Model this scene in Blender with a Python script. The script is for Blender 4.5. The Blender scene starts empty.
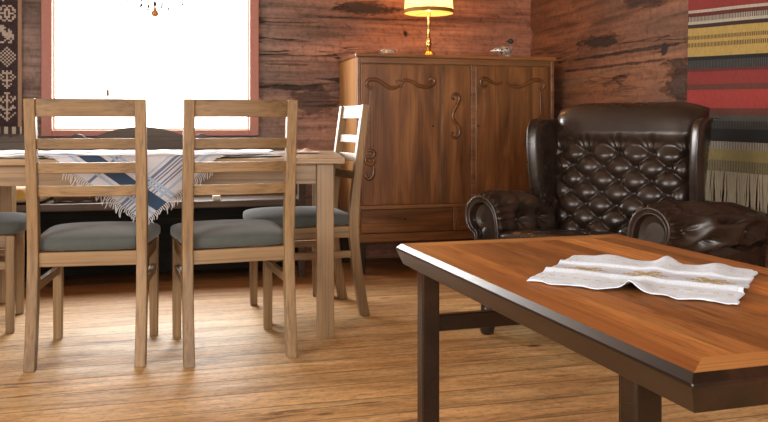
import bpy, bmesh, math, random
from mathutils import Vector, Matrix, noise
random.seed(7)
R = math.radians
col = bpy.context.scene.collection
sc = bpy.context.scene
ROOM = R(15)                                   # the room is turned 15 degrees from the view axis
U = (math.cos(ROOM), math.sin(ROOM)); V = (-U[1], U[0])
def room(s, t, z=0): return (s*U[0]+t*V[0], s*U[1]+t*V[1], z)
TB, SR, SL, TF, ZC = 5.273, 2.464, -2.3, -2.4, 2.4   # back wall, right wall, left wall, front wall, ceiling

# ------------------------------------------------------------------ mesh helpers
class MB:
    def __init__(self): self.v=[]; self.f=[]; self.c=[]
    def add(self, vs, fs, cs=None):
        n=len(self.v); self.v+= [tuple(p) for p in vs]; self.f+=[tuple(i+n for i in q) for q in fs]
        if cs: self.c+=cs
        return self
    def box(self, x0,x1,y0,y1,z0,z1):
        vs=[(x,y,z) for z in (z0,z1) for y in (y0,y1) for x in (x0,x1)]
        return self.add(vs,[(0,2,3,1),(4,5,7,6),(0,1,5,4),(2,6,7,3),(0,4,6,2),(1,3,7,5)])
    def loft(self, rings, caps=True, closed=True):
        n=len(rings[0]); vs=[p for r in rings for p in r]; fs=[]
        for i in range(len(rings)-1):
            for j in range(n if closed else n-1):
                k=(j+1)%n; fs.append((i*n+j,i*n+k,(i+1)*n+k,(i+1)*n+j))
        if caps and closed:
            fs.append(tuple(reversed(range(n)))); fs.append(tuple((len(rings)-1)*n+j for j in range(n)))
        return self.add(vs,fs)
    def lathe(self, prof, c=(0,0,0), n=20):
        rings=[[(c[0]+r*math.cos(2*math.pi*j/n),c[1]+r*math.sin(2*math.pi*j/n),c[2]+z) for j in range(n)] for r,z in prof]
        return self.loft(rings)
    def tube(self, pts, rad, n=8, flat=1.0, up=None):
        pts=[Vector(p) for p in pts]; m=len(pts)
        rs=rad if isinstance(rad,(list,tuple)) else [rad]*m
        rings=[]; ref=Vector(up) if up else None
        for i,p in enumerate(pts):
            d=(pts[min(i+1,m-1)]-pts[max(i-1,0)])
            if d.length<1e-9: d=Vector((0,0,1))
            d.normalize()
            if ref is None: ref=Vector((0,0,1)) if abs(d.z)<.9 else Vector((1,0,0))
            a=ref-d*ref.dot(d)
            if a.length<1e-6: a=d.orthogonal()
            a.normalize(); b=d.cross(a)
            if not up: ref=a
            rings.append([p+a*(math.cos(2*math.pi*j/n)*rs[i]*flat)+b*(math.sin(2*math.pi*j/n)*rs[i]) for j in range(n)])
        return self.loft(rings)
    def grid(self, fn, nu, nv, colfn=None):
        vs=[fn(i/nu,j/nv) for j in range(nv+1) for i in range(nu+1)]
        fs=[(j*(nu+1)+i,j*(nu+1)+i+1,(j+1)*(nu+1)+i+1,(j+1)*(nu+1)+i) for j in range(nv) for i in range(nu)]
        cs=[colfn((i+.5)/nu,(j+.5)/nv) for j in range(nv) for i in range(nu)] if colfn else None
        return self.add(vs,fs,cs)
    def superell(self, c, h, e1=.5, e2=.4, n=40, m=16, warp=None):
        sg=lambda a,e: math.copysign(abs(a)**e,a)
        rings=[]
        for i in range(m+1):
            ph=-math.pi/2+math.pi*i/m; ph=max(-math.pi/2+.02,min(math.pi/2-.02,ph)); r=[]
            for j in range(n):
                th=2*math.pi*j/n
                p=(c[0]+h[0]*sg(math.cos(ph),e1)*sg(math.cos(th),e2), c[1]+h[1]*sg(math.cos(ph),e1)*sg(math.sin(th),e2), c[2]+h[2]*sg(math.sin(ph),e1))
                r.append(warp(*p) if warp else p)
            rings.append(r)
        return self.loft(rings)
    def build(self, name, mat, parent=None, bevel=0, smooth=False, seg=2):
        me=bpy.data.meshes.new(name); me.from_pydata(self.v,[],self.f)
        if self.c:
            at=me.color_attributes.new('tint','FLOAT_COLOR','CORNER'); k=0
            for p,cc in zip(me.polygons,self.c):
                for li in p.loop_indices: at.data[li].color=(*cc,1)
        bm=bmesh.new(); bm.from_mesh(me); bmesh.ops.recalc_face_normals(bm,faces=bm.faces); bm.to_mesh(me); bm.free()
        me.materials.append(mat)
        if smooth:
            for p in me.polygons: p.use_smooth=True
        o=bpy.data.objects.new(name,me); col.objects.link(o)
        if parent: o.parent=parent
        if bevel:
            b=o.modifiers.new('bevel','BEVEL'); b.width=bevel; b.segments=seg; b.limit_method='ANGLE'; b.angle_limit=R(35)
        return o
def tag(o,label=None,cat=None,group=None,kind=None):
    if label: o['label']=label
    if cat: o['category']=cat
    if group: o['group']=group
    if kind: o['kind']=kind
    return o
def thing(name,label,cat,loc,rz=0,group=None):
    o=bpy.data.objects.new(name,None); col.objects.link(o); o.location=loc; o.rotation_euler=(0,0,rz); o.empty_display_size=.1
    return tag(o,label,cat,group)
def copy_tree(o,parent=None):
    c=o.copy(); col.objects.link(c); c.parent=parent
    for ch in list(o.children): copy_tree(ch,c)
    return c
def spline(pts, n=8):
    pts=[Vector(p) for p in pts]; out=[]
    for i in range(len(pts)-1):
        p0=pts[max(i-1,0)];p1=pts[i];p2=pts[i+1];p3=pts[min(i+2,len(pts)-1)]
        for k in range(n):
            t=k/n; out.append(.5*((2*p1)+(p2-p0)*t+(2*p0-5*p1+4*p2-p3)*t*t+(3*p1-p0-3*p2+p3)*t**3))
    out.append(pts[-1]); return out
def lerp(a,b,t): return a+(b-a)*t
def sstep(a,b,x):
    t=max(0,min(1,(x-a)/(b-a))); return t*t*(3-2*t)

# ------------------------------------------------------------------ materials
class NT:
    def __init__(self,name):
        self.m=bpy.data.materials.new(name); self.m.use_nodes=True; self.t=self.m.node_tree; self.b=self.t.nodes['Principled BSDF']
        self.out=self.t.nodes['Material Output']
    def n(self,typ,**kw):
        nd=self.t.nodes.new(typ)
        for k,val in kw.items():
            if k in nd.inputs: nd.inputs[k].default_value=val
            else: setattr(nd,k,val)
        return nd
    def l(self,a,b): self.t.links.new(a,b)
    def coords(self,scale=(1,1,1),rot=(0,0,0),loc=(0,0,0)):
        tc=self.n('ShaderNodeTexCoord'); mp=self.n('ShaderNodeMapping'); mp.inputs['Scale'].default_value=scale
        mp.inputs['Rotation'].default_value=rot; mp.inputs['Location'].default_value=loc
        self.l(tc.outputs['Object'],mp.inputs['Vector']); return mp.outputs[0]
    def noise(self,vec,scale,detail=4,rough=.55,dist=0):
        nd=self.n('ShaderNodeTexNoise',Scale=scale,Detail=detail,Roughness=rough,Distortion=dist); self.l(vec,nd.inputs['Vector']); return nd.outputs['Fac']
    def ramp(self,fac,stops,interp='LINEAR'):
        r=self.n('ShaderNodeValToRGB'); r.color_ramp.interpolation=interp; e=r.color_ramp.elements
        while len(e)<len(stops): e.new(.5)
        for x,(p,c) in zip(e,stops):
            x.position=p; x.color=(*c,1) if not isinstance(c,(int,float)) else (c,c,c,1)
        self.l(fac,r.inputs[0]); return r.outputs[0]
    def math(self,op,a,b=None,c=None):
        nd=self.n('ShaderNodeMath'); nd.operation=op
        for i,x in enumerate((a,b,c)):
            if x is None: continue
            if isinstance(x,(int,float)): nd.inputs[i].default_value=x
            else: self.l(x,nd.inputs[i])
        return nd.outputs[0]
    def mix(self,fac,a,b,mode='MIX'):
        nd=self.n('ShaderNodeMix'); nd.data_type='RGBA'; nd.blend_type=mode
        for s,x in ((nd.inputs[0],fac),(nd.inputs[6],a),(nd.inputs[7],b)):
            if isinstance(x,(int,float)): s.default_value=x
            elif isinstance(x,tuple): s.default_value=(*x,1)
            else: self.l(x,s)
        return nd.outputs[2]
    def base(self,c):
        if isinstance(c,tuple): self.b.inputs['Base Color'].default_value=(*c,1)
        else: self.l(c,self.b.inputs['Base Color'])
        return self
    def set(self,**kw):
        for k,x in kw.items():
            k=k.replace('_',' ')
            if isinstance(x,(int,float,tuple)): self.b.inputs[k].default_value=x
            else: self.l(x,self.b.inputs[k])
        return self
    def bump(self,h,strength=.3,dist=.01):
        nd=self.n('ShaderNodeBump',Strength=strength,Distance=dist); self.l(h,nd.inputs['Height']); self.l(nd.outputs[0],self.b.inputs['Normal']); return self

def wood(name,dark,mid,light,axis='x',rough=.5,fine=1.0,bump=.15,spec=.5,coat=0):
    w=NT(name); st={'x':(.12,1,1),'y':(1,.12,1),'z':(1,1,.12)}[axis]
    v1=w.coords(st); v2=w.coords(tuple(a*a*.6 if a<1 else a for a in st))
    f=w.noise(v1,9*fine,5,.6,.6); c=w.ramp(f,[(.28,dark),(.5,mid),(.72,light)])
    g=w.noise(v2,120*fine,3,.6); gm=w.ramp(g,[(.34,.55),(.47,.94),(.62,1.10)])
    c=w.mix(.8,c,gm,'MULTIPLY'); w.base(c).set(Roughness=rough,Coat_Weight=coat,Coat_Roughness=.15)
    w.b.inputs['Specular IOR Level'].default_value=spec
    return w.bump(g,bump,.002).m
def plain(name,c,rough=.6,metal=0,**kw):
    w=NT(name); v=w.coords((1,1,1)); f=w.noise(v,40,3)
    w.base(w.mix(.25,c,w.ramp(f,[(.3,tuple(x*.75 for x in c)),(.7,tuple(min(1,x*1.2) for x in c))]))).set(Roughness=rough,Metallic=metal,**kw)
    return w.m

OAK={a:wood('pale_oak_'+a,(.13,.076,.032),(.25,.150,.066),(.33,.21,.095),a,.45) for a in 'xyz'}
TBL={a:wood('table_oak_'+a,(.19,.11,.05),(.31,.19,.085),(.39,.25,.12),a,.4) for a in 'xyz'}
CAB={a:wood('brown_oak_'+a,(.075,.027,.008),(.195,.078,.023),(.35,.15,.048),a,.3,1.6,.12,.5,.3) for a in 'xyz'}
TRIM=wood('cabinet_trim','' or (.12,.05,.018),(.23,.10,.037),(.31,.145,.055),'x',.35)
DARKW=wood('dark_stained_wood',(.012,.008,.006),(.022,.014,.010),(.035,.022,.015),'z',.35)
BENCH=wood('aged_dark_wood',(.05,.04,.033),(.085,.068,.058),(.12,.10,.085),'x',.6)
MAHOG=wood('red_brown_edge',(.010,.005,.003),(.020,.009,.005),(.036,.015,.008),'y',.3,1,.05,.3,.12)

def fabric(name,c,scale=500,rough=.9):
    w=NT(name); v=w.coords(); f=w.noise(v,scale,2); g=w.noise(v,14,4)
    cc=w.mix(.5,c,w.ramp(f,[(.3,tuple(x*.6 for x in c)),(.7,tuple(x*1.35 for x in c))]))
    cc=w.mix(.35,cc,w.ramp(g,[(.3,tuple(x*.7 for x in c)),(.7,tuple(x*1.3 for x in c))]))
    w.base(cc).set(Roughness=rough,Sheen_Weight=.25); return w.bump(f,.25,.002).m
SEATF=fabric('grey_green_upholstery',(.070,.082,.074),420)

def tinted(name,rough=.9,bscale=350,bs=.4):
    w=NT(name); a=w.n('ShaderNodeVertexColor'); a.layer_name='tint'; v=w.coords(); f=w.noise(v,bscale,2)
    c=w.mix(.6,a.outputs['Color'],w.ramp(f,[(.3,.65),(.65,1.1)]),'MULTIPLY'); w.base(c).set(Roughness=rough); return w.bump(f,bs,.003).m
CLOTHT=tinted('woven_cotton',.95,500,.2); RUGT=tinted('woven_wool',1,420,.5)

# log walls: red-brown hewn pine with grain, cracks and knots; x runs along the logs
def log_material(name,seed=0,grey=None,feats=(),tone=(1,1,1)):
    w=NT(name); o=(seed*3.1,seed*1.7,seed*5.3)
    v=w.coords((.28,1,1),loc=o); vs=w.coords((.05,1,1),loc=o); vi=w.coords((1,1,1),loc=o)
    big=w.noise(v,2.6,4,.6,.8); c=w.ramp(big,[(.25,(.10,.048,.032)),(.45,(.175,.080,.052)),(.6,(.245,.112,.070)),(.78,(.31,.175,.11))])
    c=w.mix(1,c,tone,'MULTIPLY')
    st=w.noise(vs,34,6,.65,.3); c=w.mix(.75,c,w.ramp(st,[(.32,.30),(.5,.92),(.7,1.35)]),'MULTIPLY')
    fl=w.noise(vi,30,6,.7,.4); c=w.mix(.8,c,w.ramp(fl,[(.30,.35),(.44,.95),(.66,1.25)]),'MULTIPLY')
    # drying cracks: thin contour lines of a stretched noise
    vc=w.coords((.07,1,1),loc=tuple(x+4 for x in o)); cr=w.noise(vc,4.6,6,.6,.25)
    d=w.math('ABSOLUTE',w.math('SUBTRACT',cr,.5)); gate=w.noise(v,1.7,2)
    crack=w.math('MULTIPLY',w.ramp(d,[(0,.9),(.004,.6),(.010,0)]),w.ramp(gate,[(.53,0),(.63,.85)]))
    # knots
    vo=w.n('ShaderNodeTexVoronoi',Scale=1.5,Randomness=1.0); w.l(w.coords((.55,1,1),loc=o),vo.inputs['Vector'])
    kn=w.math('ADD',vo.outputs['Distance'],w.math('MULTIPLY',w.math('SUBTRACT',fl,.5),.10))
    knot=w.ramp(kn,[(.03,1.0),(.065,0)])
    # hewn patches of flaked dark wood
    pa=w.noise(w.coords((.5,1,1),loc=tuple(x+9 for x in o)),2.3,6,.72,.6); patch=w.ramp(pa,[(.63,0),(.68,.8),(.75,.5)])
    dk=w.math('MAXIMUM',w.math('MAXIMUM',crack,knot),w.math('MULTIPLY',patch,.8))
    c=w.mix(dk,c,(.018,.012,.011))
    if feats:
        tcf=w.n('ShaderNodeTexCoord'); wz=w.noise(w.coords((1.2,4,4),loc=o),6,8,.78)
        for (fx,fz,rx,rz,st_) in feats:
            mpf=w.n('ShaderNodeMapping'); mpf.inputs['Location'].default_value=(-fx/rx,0,-fz/rz); mpf.inputs['Scale'].default_value=(1/rx,0,1/rz); w.l(tcf.outputs['Object'],mpf.inputs['Vector'])
            ln=w.n('ShaderNodeVectorMath'); ln.operation='LENGTH'; w.l(mpf.outputs[0],ln.inputs[0])
            dd=w.math('ADD',ln.outputs['Value'],w.math('MULTIPLY',w.math('SUBTRACT',wz,.5),3.6))
            dk=w.math('MAXIMUM',dk,w.math('MULTIPLY',w.ramp(dd,[(.55,1.0),(.75,.55),(.95,0)]),st_))
        c=w.mix(dk,c,(.018,.012,.011))
    if grey:
        tc=w.n('ShaderNodeTexCoord'); sx=w.n('ShaderNodeSeparateXYZ'); w.l(tc.outputs['Object'],sx.inputs[0])
        g=w.ramp(w.math('ADD',sx.outputs[0],w.math('MULTIPLY',big,.5)),[(0,1.0),(1,0)])
        g=w.n('ShaderNodeMapRange'); g.inputs[1].default_value=grey[0]; g.inputs[2].default_value=grey[1]; g.inputs[3].default_value=.75; g.inputs[4].default_value=0
        w.l(w.math('ADD',sx.outputs[0],w.math('MULTIPLY',w.math('SUBTRACT',big,.5),.9)),g.inputs[0])
        bw=w.n('ShaderNodeRGBToBW'); w.l(c,bw.inputs[0]); gc=w.mix(1,bw.outputs[0],(1.05,.88,.80),'MULTIPLY')
        c=w.mix(g.outputs[0],c,gc)
    h=w.math('SUBTRACT',w.math('ADD',w.math('MULTIPLY',st,.5),w.math('MULTIPLY',fl,.6)),w.math('MULTIPLY',dk,1.3))
    w.base(c).set(Roughness=.72); w.b.inputs['Specular IOR Level'].default_value=.35
    return w.bump(h,.7,.012).m
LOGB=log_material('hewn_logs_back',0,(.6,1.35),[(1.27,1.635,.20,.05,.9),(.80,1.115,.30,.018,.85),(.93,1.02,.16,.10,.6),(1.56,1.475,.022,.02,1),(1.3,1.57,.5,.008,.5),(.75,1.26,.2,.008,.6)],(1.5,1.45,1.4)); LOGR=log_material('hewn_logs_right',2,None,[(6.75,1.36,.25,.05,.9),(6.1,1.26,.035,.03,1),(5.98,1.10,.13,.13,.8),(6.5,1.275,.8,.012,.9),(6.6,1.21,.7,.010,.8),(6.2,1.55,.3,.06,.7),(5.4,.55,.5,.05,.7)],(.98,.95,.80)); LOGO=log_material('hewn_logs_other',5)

# ------------------------------------------------------------------ the room
def log_fn(seams,seed,amp=.022):
    def off(s,z):
        zz=z+.018*noise.noise((s*.9,seed,z*.5))+.006*noise.noise((s*5,seed+3,0))
        for a,b in zip(seams[:-1],seams[1:]):
            if a<=zz<b:
                q=abs((zz-(a+b)/2)/((b-a)/2)); k=amp*(1-q**9)
                return k+.007*noise.noise((s*2.2,seed+9,z*7))+.003*noise.noise((s*11,seed,z*23))
        return 0
    return off
def wall_piece(mb,off,s0,s1,z0,z1,place):
    nu=max(2,int((s1-s0)/.022)); nv=max(2,int((z1-z0)/.011))
    mb.grid(lambda a,b: place(lerp(s0,s1,a),lerp(z0,z1,b),off(lerp(s0,s1,a),lerp(z0,z1,b))),nu,nv)
WO=(-.623,.532,.843,2.02)                       # window opening s0 s1 z0 z1
def structure(o): o.rotation_euler=(0,0,ROOM); return tag(o,kind='structure')
offb=log_fn([-.1,.30,.735,1.115,1.565,1.95,2.6],1)
mb=MB(); pl=lambda s,z,k:(s,TB-k+.02,z)
ZB=ZC+.02
for q in ((SL-.05,WO[0],0,ZB),(WO[1],SR+.03,0,ZB),(WO[0],WO[1],0,WO[2]),(WO[0],WO[1],WO[3],ZB)): wall_piece(mb,offb,*q,pl)
for (s0,z0,s1,z1) in ((WO[0],WO[2],WO[0],WO[3]),(WO[1],WO[2],WO[1],WO[3]),(WO[0],WO[2],WO[1],WO[2]),(WO[0],WO[3],WO[1],WO[3])):
    mb.add([(s0,TB-.01,z0),(s1,TB-.01,z1),(s1,TB+.20,z1),(s0,TB+.20,z0)],[(0,1,2,3)])
structure(mb.build('wall_back',LOGB,smooth=True))
offr=log_fn([-.2,.28,.70,1.12,1.50,1.90,2.6],5)
# the right wall is built along its own x axis (grain), then turned
mb=MB(); wall_piece(mb,offr,0,TB+.03-TF,0,ZB,lambda s,z,k:(s,k-.02,z))
o=mb.build('wall_right',LOGR,smooth=True); o.location=room(SR,TF); o.rotation_euler=(0,0,ROOM+R(90)); tag(o,kind='structure')
# left and front walls, each with an opening added for fill light
def plain_wall(name,length,loc,rz,op):
    m=MB(); a,b,z0,z1=op
    for q in ((0,a,0,ZB),(b,length,0,ZB),(a,b,0,z0),(a,b,z1,ZB)): m.box(q[0],q[1],-.18,0,q[2],q[3])
    o=m.build(name,LOGO); o.location=loc; o.rotation_euler=(0,0,rz); return tag(o,kind='structure')
plain_wall('wall_left',TB-TF+.4,room(SL,TB+.2),ROOM-R(90),(3.5,6.2,.75,2.05))
plain_wall('wall_front',SR-SL+.4,room(SR+.2,TF),ROOM+R(180),(.9,3.9,.75,2.1))
fl=MB().box(SL-.1,SR+.1,TF-.1,TB+.1,-.06,0)

w=NT('pine_floorboards'); tc=w.n('ShaderNodeTexCoord'); sx=w.n('ShaderNodeSeparateXYZ'); w.l(tc.outputs['Object'],sx.inputs[0])
BW=.152
row=w.math('FLOOR',w.math('DIVIDE',sx.outputs[1],BW)); fr=w.math('FRACT',w.math('DIVIDE',sx.outputs[1],BW))
wn=w.n('ShaderNodeTexWhiteNoise'); wn.noise_dimensions='1D'; w.l(row,wn.inputs['W'])
shift=w.math('ADD',sx.outputs[0],w.math('MULTIPLY',wn.outputs['Value'],7.0))
cb=w.n('ShaderNodeCombineXYZ'); w.l(shift,cb.inputs[0]); w.l(sx.outputs[1],cb.inputs[1]); w.l(wn.outputs['Value'],cb.inputs[2])
def fmap(sc_):
    mp=w.n('ShaderNodeMapping'); mp.inputs['Scale'].default_value=sc_; w.l(cb.outputs[0],mp.inputs['Vector']); return mp.outputs[0]
g1=w.noise(fmap((.35,1.6,4)),4.5,5,.6,1.0); c=w.ramp(g1,[(.25,(.42,.22,.08)),(.45,(.64,.385,.165)),(.62,(.76,.50,.235)),(.8,(.80,.58,.31))])
c=w.mix(.45,c,w.ramp(wn.outputs['Value'],[(0,.68),(1,1.15)]),'MULTIPLY')
g2=w.noise(fmap((.07,.62,6)),50,7,.72,.15); c=w.mix(.75,c,w.ramp(g2,[(.34,.45),(.48,.95),(.66,1.18)]),'MULTIPLY')
far_tone=w.n('ShaderNodeMapRange'); far_tone.inputs[1].default_value=3.55/BW; far_tone.inputs[2].default_value=4.5/BW
w.l(w.math('ADD',row,w.math('MULTIPLY',w.math('SUBTRACT',wn.outputs['Value'],.5),2.0)),far_tone.inputs[0])
c=w.mix(far_tone.outputs[0],c,w.mix(1,c,(.50,.36,.27),'MULTIPLY'))     # boards redder and darker towards the window wall, partly shade put into the colour
sp=w.noise(fmap((.5,1.3,2)),70,5,.75); c=w.mix(.8,c,w.ramp(sp,[(.34,.5),(.48,1.0),(.62,1.2)]),'MULTIPLY')
g3=w.noise(fmap((.10,1,3)),16,5,.7,.7); c=w.mix(w.ramp(g3,[(.61,0),(.68,.85)]),c,(.11,.04,.015))
vo=w.n('ShaderNodeTexVoronoi',Scale=2.3); w.l(fmap((.8,2.0,3)),vo.inputs['Vector'])
kn=w.math('ADD',vo.outputs['Distance'],w.math('MULTIPLY',w.math('SUBTRACT',g3,.5),.12)); knot=w.ramp(kn,[(.03,1.0),(.075,0)])
c=w.mix(knot,c,(.035,.016,.008))
edge=w.math('MINIMUM',fr,w.math('SUBTRACT',1.0,fr)); seam=w.ramp(edge,[(0,1.0),(.012,.8),(.03,0)])
c=w.mix(w.math('MULTIPLY',seam,.75),c,(.05,.022,.01))
w.base(c).set(Roughness=w.ramp(g1,[(.3,.60),(.7,.46)])); w.bump(w.math('SUBTRACT',w.math('MULTIPLY',g2,.3),seam),.25,.004)
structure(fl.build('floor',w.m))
structure(MB().box(SL-.1,SR+.1,TF-.1,TB+.1,ZC,ZC+.06).build('ceiling',wood('ceiling_boards',(.25,.16,.10),(.36,.25,.16),(.45,.32,.21),'x',.6)))

# window: red-brown painted frame, pale sash, glass, sill
FR=plain('red_brown_paint',(.38,.15,.11),.5)
SASH=plain('cream_paint',(.75,.68,.50),.5)
gl=NT('window_glass'); tr=gl.n('ShaderNodeBsdfTransparent'); gs=gl.n('ShaderNodeBsdfGlossy'); gs.inputs['Roughness'].default_value=.02
mx=gl.n('ShaderNodeMixShader'); mx.inputs[0].default_value=.05; gl.l(tr.outputs[0],mx.inputs[1]); gl.l(gs.outputs[0],mx.inputs[2]); gl.l(mx.outputs[0],gl.out.inputs[0])
s0,s1,z0,z1=WO
m=MB(); y0,y1=TB-.045,TB+.02
m.box(s0-.062,s0,y0,y1,z0-.037,z1+.07).box(s1,s1+.057,y0,y1,z0-.037,z1+.07).box(s0,s1,y0,y1,z1,z1+.07).box(s0,s1,y0,y1,z0-.037,z0)
win=structure(m.build('window_1',FR,bevel=.004))
m=MB(); a=.012; m.box(s0,s0+a,TB,TB+.03,z0,z1).box(s1-a,s1,TB,TB+.03,z0,z1).box(s0+a,s1-a,TB,TB+.03,z0,z0+a).box(s0+a,s1-a,TB,TB+.03,z1-a,z1)
m.build('window_sash',SASH,win)
MB().box(s0+a,s1-a,TB+.012,TB+.016,z0+a,z1-a).build('window_pane',gl.m,win)
for nm,wl,op in (('fill_window_left','l',(3.5,6.2,.75,2.05)),('fill_window_front','f',(.9,3.9,.75,2.1))):  # unseen windows added around the fill lamps
    a0,b0,c0,d0=op; m=MB()
    for q in ((a0,a0+.06,c0,d0),(b0-.06,b0,c0,d0),((a0+b0)/2-.04,(a0+b0)/2+.04,c0,d0),(a0,b0,c0,c0+.06),(a0,b0,d0-.06,d0)): m.box(q[0],q[1],-.12,-.06,q[2],q[3])
    o=m.build(nm,FR)
    if wl=='l': o.location=room(SL,TB+.2); o.rotation_euler=(0,0,ROOM-R(90))
    else: o.location=room(SR+.2,TF); o.rotation_euler=(0,0,ROOM+R(180))
    tag(o,kind='structure')
    MB().box(a0,b0,-.092,-.088,c0,d0).build('window_pane',gl.m,o)

# ------------------------------------------------------------------ dining chairs
def post_y(z):
    if z<.42: return -.055*(1-z/.42)**1.5
    return -.058*((z-.42)/.54)**1.25
def make_dining_chair(label):
    t=thing('dining_chair',label,'chair',(0,0,0),0,'slat-back dining chairs around the table')
    for sx_ in (-1,1):
        rings=[]
        for i in range(25):
            z=.970*i/24; th=lerp(.044,.034,abs(z-.42)/.54 if z>.42 else 0); y=post_y(z)
            x=sx_*.19; hw=.0195
            rings.append([(x-hw,y-th/2,z),(x+hw,y-th/2,z),(x+hw,y+th/2,z),(x-hw,y+th/2,z)])
        MB().loft(rings).build('back_post',OAK['z'],t,bevel=.004)
        MB().loft([[(sx_*.19-.018*k,.395-.018*k,z),(sx_*.19+.018*k,.395-.018*k,z),(sx_*.19+.018*k,.395+.018*k,z),(sx_*.19-.018*k,.395+.018*k,z)] for z,k in ((0,.92),(.412,1.05))]).build('front_leg',OAK['z'],t,bevel=.004)
        MB().box(sx_*.19-.011,sx_*.19+.011,-.02,.38,.270,.302).build('stretcher',OAK['y'],t,bevel=.003)
        MB().box(sx_*.19-.012,sx_*.19+.012,.018,.38,.362,.414).build('seat_rail',OAK['y'],t,bevel=.003)
    MB().box(-.172,.172,-.012,.012,.362,.414).build('seat_rail',OAK['x'],t,bevel=.003)
    MB().box(-.172,.172,.383,.407,.362,.414).build('seat_rail',OAK['x'],t,bevel=.003)
    for za,zb,nm in ((.906,.970,'top_rail'),(.790,.828,'back_slat'),(.702,.741,'back_slat'),(.618,.657,'back_slat')):
        rings=[]
        for i in range(17):
            x=-.172+.344*i/16; bow=-.022*(1-(x/.172)**2)
            ya=post_y(za)+bow; yb=post_y(zb)+bow; h=.009
            rings.append([(x,ya-h,za),(x,ya+h,za),(x,yb+h,zb),(x,yb-h,zb)])
        MB().loft(rings).build(nm,OAK['x'],t,bevel=.003)
    def warp(x,y,z):
        k=lerp(.88,.99,sstep(0,.43,y)); zz=z
        if z>.44: zz=z+.014*(1-(x/.23)**2)*(1-((y-.23)/.24)**2)
        return (x*k,y,zz)
    MB().superell((0,.222,.441),(.225,.235,.031),.45,.33,48,16,warp).build('seat',SEATF,t,smooth=True)
    return t
def put(o,foot,yaw):          # foot: point midway between the feet of the two back posts
    a=R(yaw); f=(-math.sin(a),math.cos(a)); o.location=(foot[0]+.055*f[0],foot[1]+.055*f[1],0); o.rotation_euler=(0,0,a)
ch=make_dining_chair('slat-back dining chair facing the window, its seat under the hanging towel corner')
put(ch,(-1.072,2.985),9.5)
for lab,ft,yw in (('slat-back dining chair with back to the viewer, beside the right front table leg',(-.527,3.07),19.5),
                  ('dining chair seen side-on at the right end of the table, in front of the cabinet',(-.148,4.00),108),
                  ('dining chair at the left end of the table, only its seat and front legs showing',(-2.061,3.537),-72)):
    c=copy_tree(ch); c['label']=lab; put(c,ft,yw)

# ------------------------------------------------------------------ dining table
TL,TD,TH=1.70,.95,.742; tyaw=R(6)
tc0=(-.158-TL/2*math.cos(tyaw)-TD/2*math.sin(tyaw), 3.37-TL/2*math.sin(tyaw)+TD/2*math.cos(tyaw))
t=thing('dining_table','rectangular pale oak dining table standing before the window','table',(tc0[0],tc0[1],0),tyaw)
MB().box(-TL/2,TL/2,-TD/2,TD/2,TH-.024,TH).build('tabletop',TBL['x'],t,bevel=.003)
LX,LY=TL/2-.078,TD/2-.085
for sx_ in (-1,1):
    for yc in (-LY,TD/2-.042): MB().box(sx_*LX-.036,sx_*LX+.036,yc-.036,yc+.036,0,TH-.024).build('leg',TBL['z'],t,bevel=.004)
    MB().box(sx_*LX-.012,sx_*LX+.012,-LY+.036,LY-.036,TH-.11,TH-.024).build('apron',TBL['y'],t,bevel=.002)
    MB().box(-LX+.036,LX-.036,sx_*LY-.012,sx_*LY+.012,TH-.11,TH-.024).build('apron',TBL['x'],t,bevel=.002)
def tw(x,y,z=0):              # table-local point (x from the right end, y from the front edge) in the world
    lx,ly=TL/2+x,-TD/2+y; c_,s_=math.cos(tyaw),math.sin(tyaw); return (tc0[0]+lx*c_-ly*s_, tc0[1]+lx*s_+ly*c_, z)

# white cloth under everything on the table
def tc_col(a,b):
    k=.86+.06*math.sin(a*190)*math.sin(b*90)
    if abs((b*7)%1-.5)<.06 or abs((a*13)%1-.5)<.035: k-=.16
    return (k,k*.975,k*.93)
m=MB(); m.grid(lambda a,b: tw(lerp(-1.66,-.27-.07*b+.02*math.sin(b*9),a),lerp(.075+.02*math.sin(a*13),.90,b),TH+.004+.0035*noise.noise((a*9,b*7,1))+.002*abs(math.sin(a*40+b*12))),120,60,tc_col)
o=m.build('tablecloth',CLOTHT,smooth=True); tag(o,'white patterned cloth spread along the dining table top','tablecloth')
sm=o.modifiers.new('thick','SOLIDIFY'); sm.thickness=.002; sm.offset=1
# striped towel: its corner hangs over the front edge
DROP=.258; HC=-.79; SIDE=.66
def towel_pt(a,b):
    a*=SIDE; b*=SIDE; q=R(3)
    h=(b-a)/math.sqrt(2)*1.25; v_=(a+b)/math.sqrt(2); h,v_=h*math.cos(q)-v_*math.sin(q),h*math.sin(q)+v_*math.cos(q)
    wob=.010*math.sin(h*21+1.2)*max(0,min(1,(DROP-v_)/.15))+.006*noise.noise((h*11,v_*9,2))
    r=.014; L=v_-DROP; q_=math.pi/2*r
    if L<-q_/2: return tw(HC+h,-.013-wob-.004,TH+.015-r-(-q_/2-L))
    if L<q_/2:
        an=(L+q_/2)/r; return tw(HC+h,-.017+r-r*math.cos(an)-wob*(1-an/1.57),TH+.015-r+r*math.sin(an))
    return tw(HC+h,-.003+(L-q_/2),TH+.015+.008*max(0,noise.noise((h*9,v_*9,5))))
def towel_col(a,b):
    a*=SIDE; b*=SIDE; base=(.60,.60,.64); navy=(.035,.07,.13); blue=(.15,.19,.31); pale=(.36,.46,.60)
    if .055<b<.102: return navy
    for p,wd in ((.040,.006),(.119,.007),(.135,.003)):
        if abs(b-p)<wd/2+.002: return pale
    for p in (.052,.064,.076,.088,.100):
        if abs(a-p)<.0034: return blue
    for p in (.030,.118): 
        if abs(a-p)<.004: return pale
    if abs(b-.27)<.004 or abs(a-.235)<.0035: return blue
    if abs(b-.36)<.003: return pale
    if abs(b-.50)<.02: return (.30,.38,.50)
    return base
tow=MB().grid(towel_pt,132,132,towel_col).build('striped_towel',CLOTHT,smooth=True)
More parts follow.
